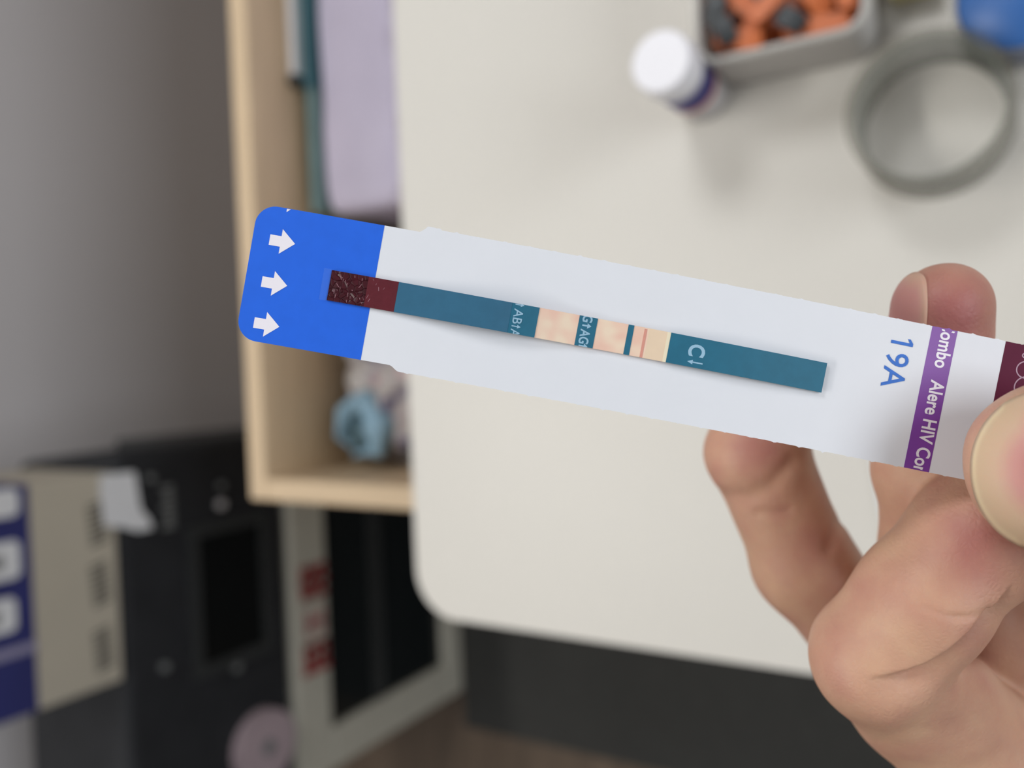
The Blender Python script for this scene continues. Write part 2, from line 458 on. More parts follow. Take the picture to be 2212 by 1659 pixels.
# pill bottle
pb = thing('pill_bottle', 'small white bottle with screw cap standing on the table', 'bottle', (0.145, 0.142, T))
lathe('body', 0.145, 0.142, [(0.0, T + 0.0005), (0.0125, T + 0.0005), (0.0137, T + 0.002), (0.0138, T + 0.042), (0.0132, T + 0.046), (0.010, T + 0.049), (0.010, T + 0.053)], M_label, pb)
lathe('label_band', 0.145, 0.142, [(0.0138, T + 0.0265), (0.01405, T + 0.0265), (0.01405, T + 0.0435), (0.0138, T + 0.0435)], M_indigo, pb, close=True)
lathe('label_line', 0.145, 0.142, [(0.0138, T + 0.0225), (0.01402, T + 0.0225), (0.01402, T + 0.026), (0.0138, T + 0.026)], M_redline, pb, close=True)
bm = bmesh.new()
n = 90
prof = [(0.0, 0.0495), (0.0146, 0.0495), (0.0150, 0.0505), (0.0150, 0.0655), (0.0142, 0.0675), (0.0, 0.0680)]
rings = []
for r, z in prof[1:-1]:
    ring = []
    for k in range(n):
        rr = r + (0.00035 if (k % 2 and 0.050 < z < 0.066) else 0)
        a = 2 * math.pi * k / n
        ring.append(bm.verts.new((0.145 + rr * math.cos(a), 0.142 + rr * math.sin(a), T + z)))
    rings.append(ring)
for i in range(len(rings) - 1):
    for k in range(n):
        bm.faces.new((rings[i][k], rings[i][(k + 1) % n], rings[i + 1][(k + 1) % n], rings[i + 1][k]))
bm.faces.new(rings[0][::-1]); bm.faces.new(rings[-1])
bobj('cap', bm, M_cap, pb)

# roll of clear tape
tr = thing('tape_roll', 'greenish roll of clear tape lying flat on the table', 'tape roll', (0.108, 0.030, T))
lathe('core', 0.108, 0.030, [(0.0300, T + 0.0005), (0.0308, T + 0.0005), (0.0308, T + 0.0405), (0.0300, T + 0.0405)], M_core, tr, n=72, close=True)
lathe('tape_winding', 0.108, 0.030, [(0.0310, T + 0.001), (0.0342, T + 0.001), (0.0345, T + 0.002), (0.0345, T + 0.039), (0.0342, T + 0.040), (0.0310, T + 0.040)], M_tape, tr, n=72, close=True)

# clear box with orange pieces
cbx = thing('clear_box', 'clear open plastic box of orange pieces standing on the table', 'box', (0.20, 0.092, T))
X0, X1, Y0, Y1 = 0.147, 0.26, 0.053, 0.131
def ringwall(pa, pb_, z0, z1):
    n = len(pa)
    vs = [(x, y, z0) for x, y in pa] + [(x, y, z0) for x, y in pb_] + [(x, y, z1) for x, y in pa] + [(x, y, z1) for x, y in pb_]
    fs = []
    for i in range(n):
        j = (i + 1) % n
        fs += [(i, j, 2 * n + j, 2 * n + i), (n + j, n + i, 3 * n + i, 3 * n + j), (2 * n + i, 2 * n + j, 3 * n + j, 3 * n + i), (j, i, n + i, n + j)]
    return vs, fs
vs, fs = ringwall(rrect(X0, X1, Y0, Y1, 0.010), rrect(X0 + 0.0018, X1 - 0.0018, Y0 + 0.0018, Y1 - 0.0018, 0.0085), T + 0.0025, T + 0.045)
obj('wall', vs, fs, M_frost, cbx)
vs, fs = ringwall(rrect(X0 - 0.002, X1 + 0.002, Y0 - 0.002, Y1 + 0.002, 0.012), rrect(X0 + 0.0015, X1 - 0.0015, Y0 + 0.0015, Y1 - 0.0015, 0.0088), T + 0.0452, T + 0.0468)
obj('rim', vs, fs, M_clear, cbx)
vs, fs = prism(rrect(X0, X1, Y0, Y1, 0.010), T + 0.0004, T + 0.0024)
obj('base', vs, fs, M_clear, cbx)

def stick_bm(L, wd, th, bend):
    bm = bmesh.new(); n = 6
    vs = []
    for i in range(n + 1):
        t = i / n - 0.5
        x = t * L; z = bend * (0.25 - t * t) * 4
        wv = wd * (0.75 if i in (0, n) else 1.0)
        for (a, b) in ((-1, -1), (1, -1), (1, 1), (-1, 1)):
            vs.append((x, a * wv / 2, z + b * th / 2))
    v = [bm.verts.new(p) for p in vs]
    for i in range(n):
        for k in range(4):
            bm.faces.new((v[i * 4 + k], v[i * 4 + (k + 1) % 4], v[i * 4 + 4 + (k + 1) % 4], v[i * 4 + 4 + k]))
    bm.faces.new((v[3], v[2], v[1], v[0])); bm.faces.new([v[n * 4 + k] for k in range(4)])
    bmesh.ops.recalc_face_normals(bm, faces=bm.faces)
    me = bpy.data.meshes.new('stick'); bm.to_mesh(me); bm.free(); return me
sticks = [stick_bm(0.030, 0.0085, 0.005, 0.0), stick_bm(0.024, 0.010, 0.004, 0.002), stick_bm(0.034, 0.007, 0.005, 0.0015)]
mats3 = [M_orange, M_orange, M_rust]
protos = []
for si, me in enumerate(sticks): me.materials.append(mats3[si])
sticks_d = [stick_bm(0.014, 0.009, 0.005, 0.001)]; sticks_d[0].materials.append(M_slate)
def place_piece(me, name, label, cat, group, x, y, z, rz, tilt):
    o = bpy.data.objects.new(name, me); COL.objects.link(o)
    o.location = (x, y, z); o.rotation_euler = (0, tilt, rz)
    tag(o, label, cat, group)
cnt = 0
def put(me, x, y, z, rz, tilt, dark=False):
    if dark: place_piece(me, 'dark_piece', 'dark slate piece among the orange ones in the clear box', 'piece', 'dark pieces in the clear box', x, y, z, rz, tilt)
    else: place_piece(me, 'orange_piece', 'orange plastic stick heaped in the clear box', 'piece', 'orange pieces in the clear box', x, y, z, rz, tilt)
ys = [Y0 + 0.0095 + 0.0118 * j for j in range(6)]
for li in range(3):                                    # lower courses, seen only through the wall
    z = T + 0.0060 + 0.0088 * li
    for y in ys:
        put(sticks[li % 2], X0 + 0.0195, y, z, random.uniform(-.06, .06), 0)
zt = T + 0.0375
top_course = [  # x, y, rz, which, dark
    (0.0075, 0.0125, 1.50, 0, 0), (0.0085, 0.0330, 0.9, 3, 1), (0.0095, 0.0500, 2.2, 0, 0), (0.0075, 0.0640, 0.4, 3, 1), (0.0095, 0.0690, 1.3, 1, 0),
    (0.0260, 0.0085, 0.15, 0, 0), (0.0235, 0.0235, 0.5, 1, 0), (0.0255, 0.0390, 2.3, 0, 0), (0.0270, 0.0560, 0.7, 0, 0), (0.0250, 0.0690, 2.9, 3, 1),
    (0.0440, 0.0150, 1.2, 2, 0), (0.0460, 0.0350, 0.3, 2, 0), (0.0450, 0.0530, 1.9, 2, 0), (0.0480, 0.0670, 0.1, 0, 0),
    (0.0660, 0.0100, 0.1, 0, 0), (0.0650, 0.0280, 1.0, 2, 0), (0.0670, 0.0450, 2.4, 0, 0), (0.0660, 0.0620, 0.5, 2, 0),
    (0.0860, 0.0150, 0.4, 0, 0), (0.0880, 0.0360, 1.9, 1, 0), (0.0870, 0.0560, 0.2, 0, 0), (0.0900, 0.0690, 2.9, 2, 0)]
for k, (dx, dy, rz, wh, dk) in enumerate(top_course):
    me_ = sticks_d[0] if dk else sticks[wh]
    hx = {0: 0.015, 1: 0.012, 2: 0.017, 3: 0.008}[wh]
    ex = hx * abs(math.cos(rz)) + 0.0045; ey = hx * abs(math.sin(rz)) + 0.0045
    x = min(max(X0 + dx, X0 + 0.0035 + ex - 0.001), X1 - ex - 0.003); y = min(max(Y0 + dy, Y0 + 0.003 + ey), Y1 - ey - 0.003)
    put(me_, x, y, zt + (0.0048 if k % 2 else 0), rz, random.uniform(-.08, .08), dk)

# blue-lidded tub
bt = thing('blue_tub', 'round clear tub with blue inside beside the tape roll on the table', 'tub', (0.152, -0.004, T))
TC = (0.1535, -0.006)
lathe('wall', TC[0], TC[1], [(0.0255, T + 0.0005), (0.0265, T + 0.0005), (0.0275, T + 0.034), (0.0262, T + 0.034)], M_clear, bt, n=60, close=True)
lathe('blue_fill', TC[0], TC[1], [(0.0, T + 0.001), (0.0235, T + 0.001), (0.0245, T + 0.026), (0.0225, T + 0.0285), (0.0, T + 0.029)], M_bluelid, bt, n=60)

# pale yellow carton at the upper edge, and a slip of paper
yc = thing('yellow_carton', 'pale yellow flat carton on the table behind the tape roll', 'carton', (0.20, 0.035, T))
box('sleeve', (0.172, 0.26, 0.0265, 0.0475, T + 0.0004, T + 0.014), M_yellow, yc, bev=0.001)
box('end_flap', (0.1705, 0.172, 0.028, 0.046, T + 0.001, T + 0.0135), M_yellow, yc)
vs, fs = prism([(-0.030, 0.066), (-0.100, 0.0565), (-0.105, 0.050), (-0.030, 0.020)], T + 0.0004, T + 0.0010)
tag(obj('paper_slip', vs, fs, M_paper, None), 'slip of white paper on the table glimpsed between the fingers', 'paper')

# ------------------------------------------------------------------ the test card, laid out on its own (u along, v across, h above) ruler
PXM = 0.1 / F                      # one ruler unit is 0.056 mm
def card_px(u, v):
    th0 = math.radians(10.1); k = math.radians(1.4) / 1198
    th = th0 + k * u
    am = th0 + k * u / 2
    taper = 1.0 - 0.018 * max(0, u) / 1198
    c = (805 + u * math.cos(am), 632.3 + u * math.sin(am))
    return c[0] - v * taper * math.sin(th), c[1] + v * taper * math.cos(th)
def card_pt(u, v, h=0.0):
    px, py = card_px(u, v)
    D = 0.1 + 0.0022 * ((u - 250) / 1200.0) ** 2
    return W(px, py, D - h)

tcd = thing('test_card', 'white test strip card with blue end held between thumb and fingers', 'test card', card_pt(500, 0, -0.0004))

UE = 1640
# outline with torn perforation
top, bot = [], []
def edge_jit(u):
    ph = (u - 95) % 54
    return 4.2 * math.exp(-((ph - 6) / 4.0) ** 2) * (0.4 + 0.9 * noise.noise(Vector((u * 0.13, 0.7, 0)))) + 0.5 * noise.noise(Vector((u * 0.3, 2.2, 0)))
u = -232.0
while u <= UE:
    narrow = 147.5
    if u < 78: t_ = narrow + 0.2 * noise.noise(Vector((u, 0, 0)))
    elif u < 92: t_ = narrow + 12.5 * (u - 78) / 14
    elif u < 122: t_ = narrow + 14.5 + 0.8 * noise.noise(Vector((u * .3, 0, 0)))
    else: t_ = narrow + 11.5 + edge_jit(u)
    if u < 62: b_ = narrow
    elif u < 86: b_ = narrow + 11.0 * (0.5 - 0.5 * math.cos(math.pi * (u - 62) / 24))
    else: b_ = narrow + 11.0 + edge_jit(u + 700) * (1.6 if u < 105 else 1)
    top.append((u, -t_)); bot.append((u, b_))
    u += 4.0 if u > 60 else 8.0
nose_t, nose_b = [], []
rr = 44.0
for k in range(1, 13):
    a = math.pi / 2 * k / 12
    nose_t.append((-232 - rr * math.sin(a), -147.5 + rr * (1 - math.cos(a))))
    nose_b.append((-232 - rr * math.sin(a), 147.5 - rr * (1 - math.cos(a))))
def halfwidths(u):
    return None
poly_rows = []   # rows of (u_top, v_top) (u_bot, v_bot) from left to right
for a, b in list(zip(nose_t, nose_b))[::-1]: poly_rows.append((a, b))
for a, b in zip(top, bot): poly_rows.append((a, b))

def sheet(name, rows, h0, h1, m, parent, nv=8):
    """solid sheet between the two edges listed in rows, with its underside at h0 and its face at h1"""
    vs, fs = [], []
    n = len(rows)
    for h in (h0, h1):
        for (a, b) in rows:
            for j in range(nv + 1):
                t = j / nv
                vs.append(card_pt(a[0] + (b[0] - a[0]) * t, a[1] + (b[1] - a[1]) * t, h))
    S = n * (nv + 1)
    ix = lambda l, i, j: l * S + i * (nv + 1) + j
    for i in range(n - 1):
        for j in range(nv):
            fs.append((ix(1, i, j), ix(1, i, j + 1), ix(1, i + 1, j + 1), ix(1, i + 1, j)))
            fs.append((ix(0, i, j), ix(0, i + 1, j), ix(0, i + 1, j + 1), ix(0, i, j + 1)))
        fs.append((ix(0, i, 0), ix(1, i, 0), ix(1, i + 1, 0), ix(0, i + 1, 0)))
        fs.append((ix(0, i, nv), ix(0, i + 1, nv), ix(1, i + 1, nv), ix(1, i, nv)))
    for j in range(nv):
        fs.append((ix(0, 0, j), ix(0, 0, j + 1), ix(1, 0, j + 1), ix(1, 0, j)))
        fs.append((ix(0, n - 1, j), ix(1, n - 1, j), ix(1, n - 1, j + 1), ix(0, n - 1, j + 1)))
    return obj(name, vs, fs, m, parent)

M_card = mat('coated_card', lin(228, 231, 238), 0.5, var=0.008, scale=200, spec=0.4)
M_blue = mat('blue_print', lin(35, 104, 228), 0.42, var=0.03, scale=500, spec=0.4)
M_purple = mat('purple_print', lin(124, 62, 160), 0.45, var=0.03, scale=500)
M_maroon = mat('maroon_print', lin(92, 24, 54), 0.6, var=0.05, scale=500, spec=0.2)
M_ink = mat('blue_ink', lin(48, 112, 206), 0.6, var=0.08, scale=2000)
M_prt = mat('white_print', lin(240, 236, 245), 0.5, var=0.01)
M_swirl = mat('pink_line_print', lin(176, 140, 160), 0.5, var=0.02)
M_tealp = mat('teal_pad_cover', lin(30, 104, 132), 0.5, var=0.05, scale=700, spec=0.3)
M_tealt = mat('pale_blue_print', lin(150, 190, 215), 0.5, var=0.03)

sheet('card_board', poly_rows, -0.00035, 0.0, M_card, tcd, nv=4)

def rows_between(u0, u1):
    out = [r for r in poly_rows if u0 <= r[0][0] <= u1]
    def at(uu):
        for i in range(len(poly_rows) - 1):
            a, b = poly_rows[i], poly_rows[i + 1]
            if a[0][0] <= uu <= b[0][0]:
                t = (uu - a[0][0]) / (b[0][0] - a[0][0] + 1e-9)
                return ((uu, a[0][1] + (b[0][1] - a[0][1]) * t), (uu, a[1][1] + (b[1][1] - a[1][1]) * t))
    if u0 > poly_rows[0][0][0] and (not out or out[0][0][0] > u0 + .01): out.insert(0, at(u0))
    if u1 < poly_rows[-1][0][0] and (not out or out[-1][0][0] < u1 - .01): out.append(at(u1))
    return out
E1, E2 = 0.00001, 0.00003
sheet('blue_end', rows_between(-300, 0), E1 / 2, E1 * 2, M_blue, tcd, nv=6)
sheet('purple_band', rows_between(1199.5, 1255), E1 / 2, E1 * 2, M_purple, tcd, nv=6)
sheet('maroon_end', rows_between(1361, UE), E1 / 2, E1 * 2, M_maroon, tcd, nv=6)

def flat_poly(name, pts, m, parent, h0=E1 * 3, h1=E1 * 5, clip=None, hf=None):
    """printed shape: triangulated polygon in (u, v), optionally clipped to v range / u range"""
    bm = bmesh.new()
    vv = [bm.verts.new((p[0], p[1], 0)) for p in pts]
    bm.faces.new(vv)
    return print_bm(name, bm, m, parent, h0, h1, clip, hf)

def print_bm(name, bm, m, parent, h0, h1, clip=None, hf=None):
    if clip:
        for (co_, no_) in clip:
            g = list(bm.verts) + list(bm.edges) + list(bm.faces)
            bmesh.ops.bisect_plane(bm, geom=g, plane_co=co_, plane_no=no_, clear_outer=True)
    bmesh.ops.triangulate(bm, faces=bm.faces)
    bm.verts.ensure_lookup_table()
    for i, v in enumerate(bm.verts): v.index = i
    fs = [[v.index for v in f.verts] for f in bm.faces]
    uv = [(v.co.x, v.co.y) for v in bm.verts]
    bm.free()
    if not uv: return None
    add = hf if hf else (lambda u: 0.0)
    vs = [card_pt(a, b, h1 + add(a)) for a, b in uv]
    return obj(name, vs, fs, m, parent)

def text_bm(s, size, extra_bold=0.0, sx=1.0):
    cu = bpy.data.curves.new('t', 'FONT'); cu.body = s; cu.size = size; cu.offset = extra_bold
    cu.resolution_u = 4
    o = bpy.data.objects.new('t', cu); COL.objects.link(o)
    dg = bpy.context.evaluated_depsgraph_get(); dg.update()
    me = o.evaluated_get(dg).to_mesh()
    bm = bmesh.new(); bm.from_mesh(me)
    o.evaluated_get(dg).to_mesh_clear()
    bpy.data.objects.remove(o); bpy.data.curves.remove(cu)
    for v in bm.verts: v.co.x *= sx
    return bm

def printed_text(name, s, u_base, v_start, cap_h, length, m, parent, bold=0.0, clip=None, h=E1 * 5, hf=None, slant=0.0):
    """text that reads along +v with its letter tops towards +u; cap height and total length in ruler units"""
    bm = text_bm(s, 1.0, bold)
    xs = [v.co.x for v in bm.verts]
    x0, x1 = min(xs), max(xs)
    ys = [v.co.y for v in bm.verts]
    y1 = max(ys)
    for v in bm.verts:
        a = v_start + (v.co.x - x0) / (x1 - x0) * length
        b = u_base + v.co.y / y1 * cap_h + slant * (a - v_start)
        v.co.x, v.co.y = b, a
    return print_bm(name, bm, m, parent, 0, h, clip, hf)

# arrows on the blue end
def arrow_pts(ut, vt):
    return [(ut, vt), (ut - 31.5, vt + 27), (ut - 31.5, vt + 11.5), (ut - 56, vt + 11.5), (ut - 56, vt - 11.5), (ut - 31.5, vt - 11.5), (ut - 31.5, vt - 27)]
def inv_card(px, py):
    u_, v_ = px - 805, 0.0
    for _ in range(30):
        a, b = card_px(u_, v_); u_ += px - a; v_ += (py - b)
    return u_, v_
for (px, py) in ((637.5, 527), (620.5, 617.5), (603.5, 706)):
    a = inv_card(px, py)
    flat_poly('printed_arrow', arrow_pts(*a), M_prt, tcd)
a = inv_card(654.5, 437)
flat_poly('printed_arrow', arrow_pts(*a), M_prt, tcd, clip=[((0, -146.5, 0), (0, -1, 0))])

# purple band wording, repeated along the band and cut by the card edges
clipb = [((0, -156.5, 0), (0, -1, 0)), ((0, 156.5, 0), (0, 1, 0))]
uA, vA = inv_card(2011, 823)
printed_text('printed_text', 'Alere HIV Combo', uA + 1, vA - 4, 30, 254, M_prt, tcd, bold=0.022, clip=clipb)
printed_text('printed_text', 'Alere HIV Combo', uA + 1, vA - 32 - 254, 30, 254, M_prt, tcd, bold=0.022, clip=clipb)

# hand-stamped lot code
u9, v9 = inv_card(1925, 737)
bm = bmesh.new()
for q in ([(0, -3.4), (48, -3.4), (48, 3.4), (0, 3.4)], [(48, -3.4), (40.5, -3.4), (35, -12), (41, -12)]):
    bm.faces.new([bm.verts.new((u9 + a, v9 + b, 0)) for a, b in q])
print_bm('stamped_code', bm, M_ink, tcd, 0, E1 * 5)
u9, v9 = inv_card(1917, 760)
printed_text('stamped_code', '9A', u9, v9 - 2, 49, 78, M_ink, tcd, bold=0.004)

# script swirls on the maroon end
def stroke(name, pts, wd, m, parent, h=E1 * 5):
    vs, fs = [], []
    n = len(pts)
    for i, (a, b) in enumerate(pts):
        p0 = pts[max(0, i - 1)]; p1 = pts[min(n - 1, i + 1)]
        d = np.array([p1[0] - p0[0], p1[1] - p0[1]]); d /= np.linalg.norm(d) + 1e-9
        nx, ny = -d[1], d[0]
        vs.append(card_pt(a + nx * wd, b + ny * wd, h)); vs.append(card_pt(a - nx * wd, b - ny * wd, h))
    for i in range(n - 1): fs.append((2 * i, 2 * i + 1, 2 * i + 3, 2 * i + 2))
    return obj(name, vs, fs, m, parent)
for c, r, a0, a1 in (((2216, 799), 20, 60, 300), ((2218, 838), 27, 100, 300), ((2214, 768), 5, 90, 300)):
    pts = [inv_card(c[0] + r * math.cos(math.radians(a)), c[1] - r * 0.9 * math.sin(math.radians(a))) for a in range(a0, a1 + 1, 8)]
    stroke('script_line', pts, 1.3, M_swirl, tcd)

# ---- the assay strip on the card
def lift(u):
    """height of the strip's face above the card, in metres: it bows up near the first printed band"""
    b = 0.00028
    return b + 0.00105 * math.exp(-((u - 265) / 150.0) ** 2) + 0.00050 * math.exp(-((u - 800) / 170.0) ** 2)
def strip_piece(name, u0, u1, v0, v1, dh, th, m, nv=2, du=12.0):
    n = max(2, int((u1 - u0) / du) + 1)
    us = np.linspace(u0, u1, n)
    vs, fs = [], []
    for k in (0, 1):
        for uu in us:
            h = lift(uu) + dh - (th if k == 0 else 0)
            for j in range(nv + 1):
                vs.append(card_pt(uu, v0 + (v1 - v0) * j / nv, h))
    S = n * (nv + 1); ix = lambda l, i, j: l * S + i * (nv + 1) + j
    for i in range(n - 1):
        for j in range(nv):
            fs.append((ix(1, i, j), ix(1, i, j + 1), ix(1, i + 1, j + 1), ix(1, i + 1, j)))
            fs.append((ix(0, i, j), ix(0, i + 1, j), ix(0, i + 1, j + 1), ix(0, i, j + 1)))
        fs.append((ix(0, i, 0), ix(1, i, 0), ix(1, i + 1, 0), ix(0, i + 1, 0)))
        fs.append((ix(0, i, nv), ix(0, i + 1, nv), ix(1, i + 1, nv), ix(1, i, nv)))
    for j in range(nv):
        fs.append((ix(0, 0, j), ix(0, 0, j + 1), ix(1, 0, j + 1), ix(1, 0, j)))
        fs.append((ix(0, n - 1, j), ix(1, n - 1, j), ix(1, n - 1, j + 1), ix(0, n - 1, j + 1)))
    return obj(name, vs, fs, m, tcd)

# sample pad soaked dark red, with glossy creases in its film
def pad_mat():
    m = bpy.data.materials.new('soaked_pad'); m.use_nodes = True
    nt = m.node_tree; b = nt.nodes['Principled BSDF']
    tc = nt.nodes.new('ShaderNodeTexCoord')
    nz = nt.nodes.new('ShaderNodeTexNoise'); nz.inputs['Scale'].default_value = 300; nz.inputs['Detail'].default_value = 3
    nt.links.new(tc.outputs['Object'], nz.inputs['Vector'])
    rp = nt.nodes.new('ShaderNodeValToRGB')
    rp.color_ramp.elements[0].position = 0.35; rp.color_ramp.elements[0].color = lin(44, 10, 20)
    rp.color_ramp.elements[1].position = 0.65; rp.color_ramp.elements[1].color = lin(74, 16, 30)
    nt.links.new(nz.outputs['Fac'], rp.inputs['Fac']); nt.links.new(rp.outputs['Color'], b.inputs['Base Color'])
    mp = nt.nodes.new('ShaderNodeMapping'); mp.inputs['Rotation'].default_value = (0.3, 0.4, 0.9); mp.inputs['Scale'].default_value = (1, 1, 0.5)
    nt.links.new(tc.outputs['Object'], mp.inputs['Vector'])
    vo = nt.nodes.new('ShaderNodeTexVoronoi'); vo.feature = 'DISTANCE_TO_EDGE'; vo.inputs['Scale'].default_value = 1500
    nt.links.new(mp.outputs['Vector'], vo.inputs['Vector'])
    mr = nt.nodes.new('ShaderNodeMapRange'); mr.inputs[1].default_value = 0.0; mr.inputs[2].default_value = 0.12
    nt.links.new(vo.outputs['Distance'], mr.inputs[0])
    bp = nt.nodes.new('ShaderNodeBump'); bp.inputs['Strength'].default_value = 0.9; bp.inputs['Distance'].default_value = 0.00012
    nt.links.new(mr.outputs[0], bp.inputs['Height']); nt.links.new(bp.outputs['Normal'], b.inputs['Normal'])
    b.inputs['Roughness'].default_value = 0.3
    return m
M_pad = pad_mat()
M_pad2 = mat('stained_pad', lin(92, 22, 36), 0.4, var=0.12, scale=500, bump=0.5, bscale=1800)
strip_piece('sample_pad', -95, -14, -33, 33, 0.00002, 0.0002, M_pad)
strip_piece('pad_end', -14, 52, -33, 33, 0.00002, 0.0002, M_pad2)
# fine creases in the pad's film standing proud
M_crease = mat('film_crease', lin(150, 110, 120), 0.25, var=0.1)
for k in range(44):
    uu = random.uniform(-90, 40); vv = random.uniform(-29, 29)
    if random.random() > 0.35 + 0.65 * max(0, (20 - uu)) / 110 * (0.5 + 0.5 * (vv + 30) / 60) + 0.1: continue
    L = random.uniform(3, 10); an = random.choice((0.9, 1.2, 1.5, 1.8, -1.2)) + random.uniform(-.3, .3)
    pts = [(uu + t * L * math.cos(an), vv + t * L * math.sin(an)) for t in (-.5, 0, .5)]
    pts = [(min(max(a, -94), 51), min(max(b, -32), 32)) for a, b in pts]
    stroke('film_crease', pts, random.uniform(0.3, 0.8), M_crease, tcd, h=lift(uu) + 0.00004)
# teal covers, membrane and lines
def peach_mat():
    m = bpy.data.materials.new('peach_membrane'); m.use_nodes = True
    nt = m.node_tree; b = nt.nodes['Principled BSDF']; b.inputs['Roughness'].default_value = 0.5
    tc = nt.nodes.new('ShaderNodeTexCoord')
    nz = nt.nodes.new('ShaderNodeTexNoise'); nz.inputs['Scale'].default_value = 420; nz.inputs['Detail'].default_value = 1
    nt.links.new(tc.outputs['Object'], nz.inputs['Vector'])
    rp = nt.nodes.new('ShaderNodeValToRGB')
    rp.color_ramp.elements[0].position = 0.35; rp.color_ramp.elements[0].color = lin(236, 196, 176)
    rp.color_ramp.elements[1].position = 0.65; rp.color_ramp.elements[1].color = lin(240, 218, 194)
    nt.links.new(nz.outputs['Fac'], rp.inputs['Fac']); nt.links.new(rp.outputs['Color'], b.inputs['Base Color'])
    return m
M_peach = peach_mat()
M_cream = mat('cream_edge', lin(236, 224, 196), 0.5, var=0.02)
M_peach2 = mat('cream_membrane', lin(232, 208, 180), 0.5, var=0.03, scale=400)
M_line = mat('rose_line', lin(216, 150, 134), 0.5, var=0.06, scale=900)
M_tealb = mat('bluish_teal_cover', lin(50, 102, 132), 0.5, var=0.05, scale=700, spec=0.3)
strip_piece('teal_cover', 52, 301, -33, 33, 0.00008, 0.00022, M_tealb)
strip_piece('teal_cover', 301, 361, -33, 33, 0.00006, 0.0002, M_tealp)
strip_piece('teal_cover', 650, 993, -33, 33, 0.00008, 0.00022, M_tealp)
strip_piece('membrane', 361, 650, -33, 33, 0.0, 0.0002, M_peach)
strip_piece('membrane_end', 602, 642, -32.6, 32.6, 0.00001, 0.00005, M_peach2)
strip_piece('cream_edge', 642, 650, -33, 33, 0.00004, 0.0001, M_cream)
strip_piece('result_line', 592, 598, -30, 33, 0.00002, 0.00004, M_line)
strip_piece('teal_band', 449, 489, -33, 33, 0.00004, 0.00008, M_tealp)
strip_piece('teal_line', 556.5, 569, -33, 33, 0.00004, 0.00008, M_tealp)
sf = lambda u: lift(u)
clips = [((0, -33, 0), (0, -1, 0)), ((0, 33, 0), (0, 1, 0))]
def printed_arrow_small(ub, vc, length, wd, head, right=True, m=M_tealt, hh=0.0001, clip=None):
    s = 1 if right else -1
    pts = [(ub, vc - wd), (ub + s * (length - head), vc - wd), (ub + s * (length - head), vc - wd * 3.4), (ub + s * length, vc),
           (ub + s * (length - head), vc + wd * 3.4), (ub + s * (length - head), vc + wd), (ub, vc + wd)]
    flat_poly('printed_arrow', pts, m, tcd, h1=hh, clip=clip, hf=sf)
# ... AB (up) A at the edge of the first cover
hh = 0.0001
printed_text('printed_text', 'AB', 308, -22, 20, 33, M_tealt, tcd, bold=0.008, clip=clips, h=hh, hf=sf)
printed_arrow_small(308, 16.5, 20, 1.2, 8, clip=clips)
printed_text('printed_text', 'A', 308, 22.5, 20, 16, M_tealt, tcd, bold=0.008, clip=clips, h=hh, hf=sf)
printed_arrow_small(308, -31, 20, 1.2, 8, clip=clips)
# G (up) AG (up) on the narrow band
printed_text('printed_text', 'G', 457, -36.5, 21, 16, M_tealt, tcd, bold=0.025, clip=clips, h=hh * .7, hf=sf)
printed_arrow_small(458, -13, 20, 1.8, 9, clip=clips, hh=hh * .7)
printed_text('printed_text', 'AG', 457, -5, 21, 32, M_tealt, tcd, bold=0.025, clip=clips, h=hh * .7, hf=sf)
printed_arrow_small(458, 32, 20, 1.8, 9, clip=clips, hh=hh * .7)
# C (down) on the second cover
printed_text('printed_text', 'C', 695, -18, 35, 27, M_tealt, tcd, bold=0.03, clip=clips, h=hh, hf=sf)
printed_arrow_small(729, 21.5, 34, 1.5, 12, right=False, clip=clips)
# clear film end just past the pad
strip_piece('clear_film', -112, -95.5, -34.5, 34.5, 0.00010, 0.00003, M_clearfilm)

# ------------------------------------------------------------------ the hand
# joints: pixel, depth (mm), radius (mm); everything below is in camera millimetres
def C3(px, py, d): return np.array([(px - CX) / F * d, (py - CY) / F * d, d])
HS = 0.6
lo = np.array([20.0, -22.0, 76.0]); hi = np.array([262.0, 190.0, 196.0])
dims = np.ceil((hi - lo) / HS).astype(int) + 1
BIG = 30.0
def chain(field, pts, k, zs=1.0):
    """smooth union of tapered capsules into field"""
    for (a, ra), (b, rb) in zip(pts[:-1], pts[1:]):
        mg = 9.0
        mn = np.minimum(a - ra, b - rb) - mg; mx = np.maximum(a + ra, b + rb) + mg
        i0 = np.maximum(np.floor((mn - lo) / HS).astype(int), 0); i1 = np.minimum(np.ceil((mx - lo) / HS).astype(int) + 1, dims)
        if np.any(i1 <= i0): continue
        gx_ = (lo[0] + HS * np.arange(i0[0], i1[0]))[:, None, None].astype(np.float32)
        gy_ = (lo[1] + HS * np.arange(i0[1], i1[1]))[None, :, None].astype(np.float32)
        gz_ = (lo[2] + HS * np.arange(i0[2], i1[2]))[None, None, :].astype(np.float32)
        ab = b - a; L2 = float(ab @ ab) + 1e-9
        t = ((gx_ - a[0]) * ab[0] + (gy_ - a[1]) * ab[1] + (gz_ - a[2]) * ab[2]) / L2
        t = np.clip(t, 0, 1)
        dx = gx_ - (a[0] + t * ab[0]); dy = gy_ - (a[1] + t * ab[1]); dz = (gz_ - (a[2] + t * ab[2])) * zs
        d = np.sqrt(dx * dx + dy * dy + dz * dz) - (ra + t * (rb - ra))
        sl = (slice(i0[0], i1[0]), slice(i0[1], i1[1]), slice(i0[2], i1[2]))
        f = field[sl]
        h = np.clip(0.5 + 0.5 * (f - d) / k, 0, 1)
        field[sl] = f * (1 - h) + d * h - k * h * (1 - h)
def newf(): return np.full(tuple(dims), BIG, np.float32)
def smin(a, b, k):
    h = np.clip(0.5 + 0.5 * (a - b) / k, 0, 1)
    return a * (1 - h) + b * h - k * h * (1 - h)
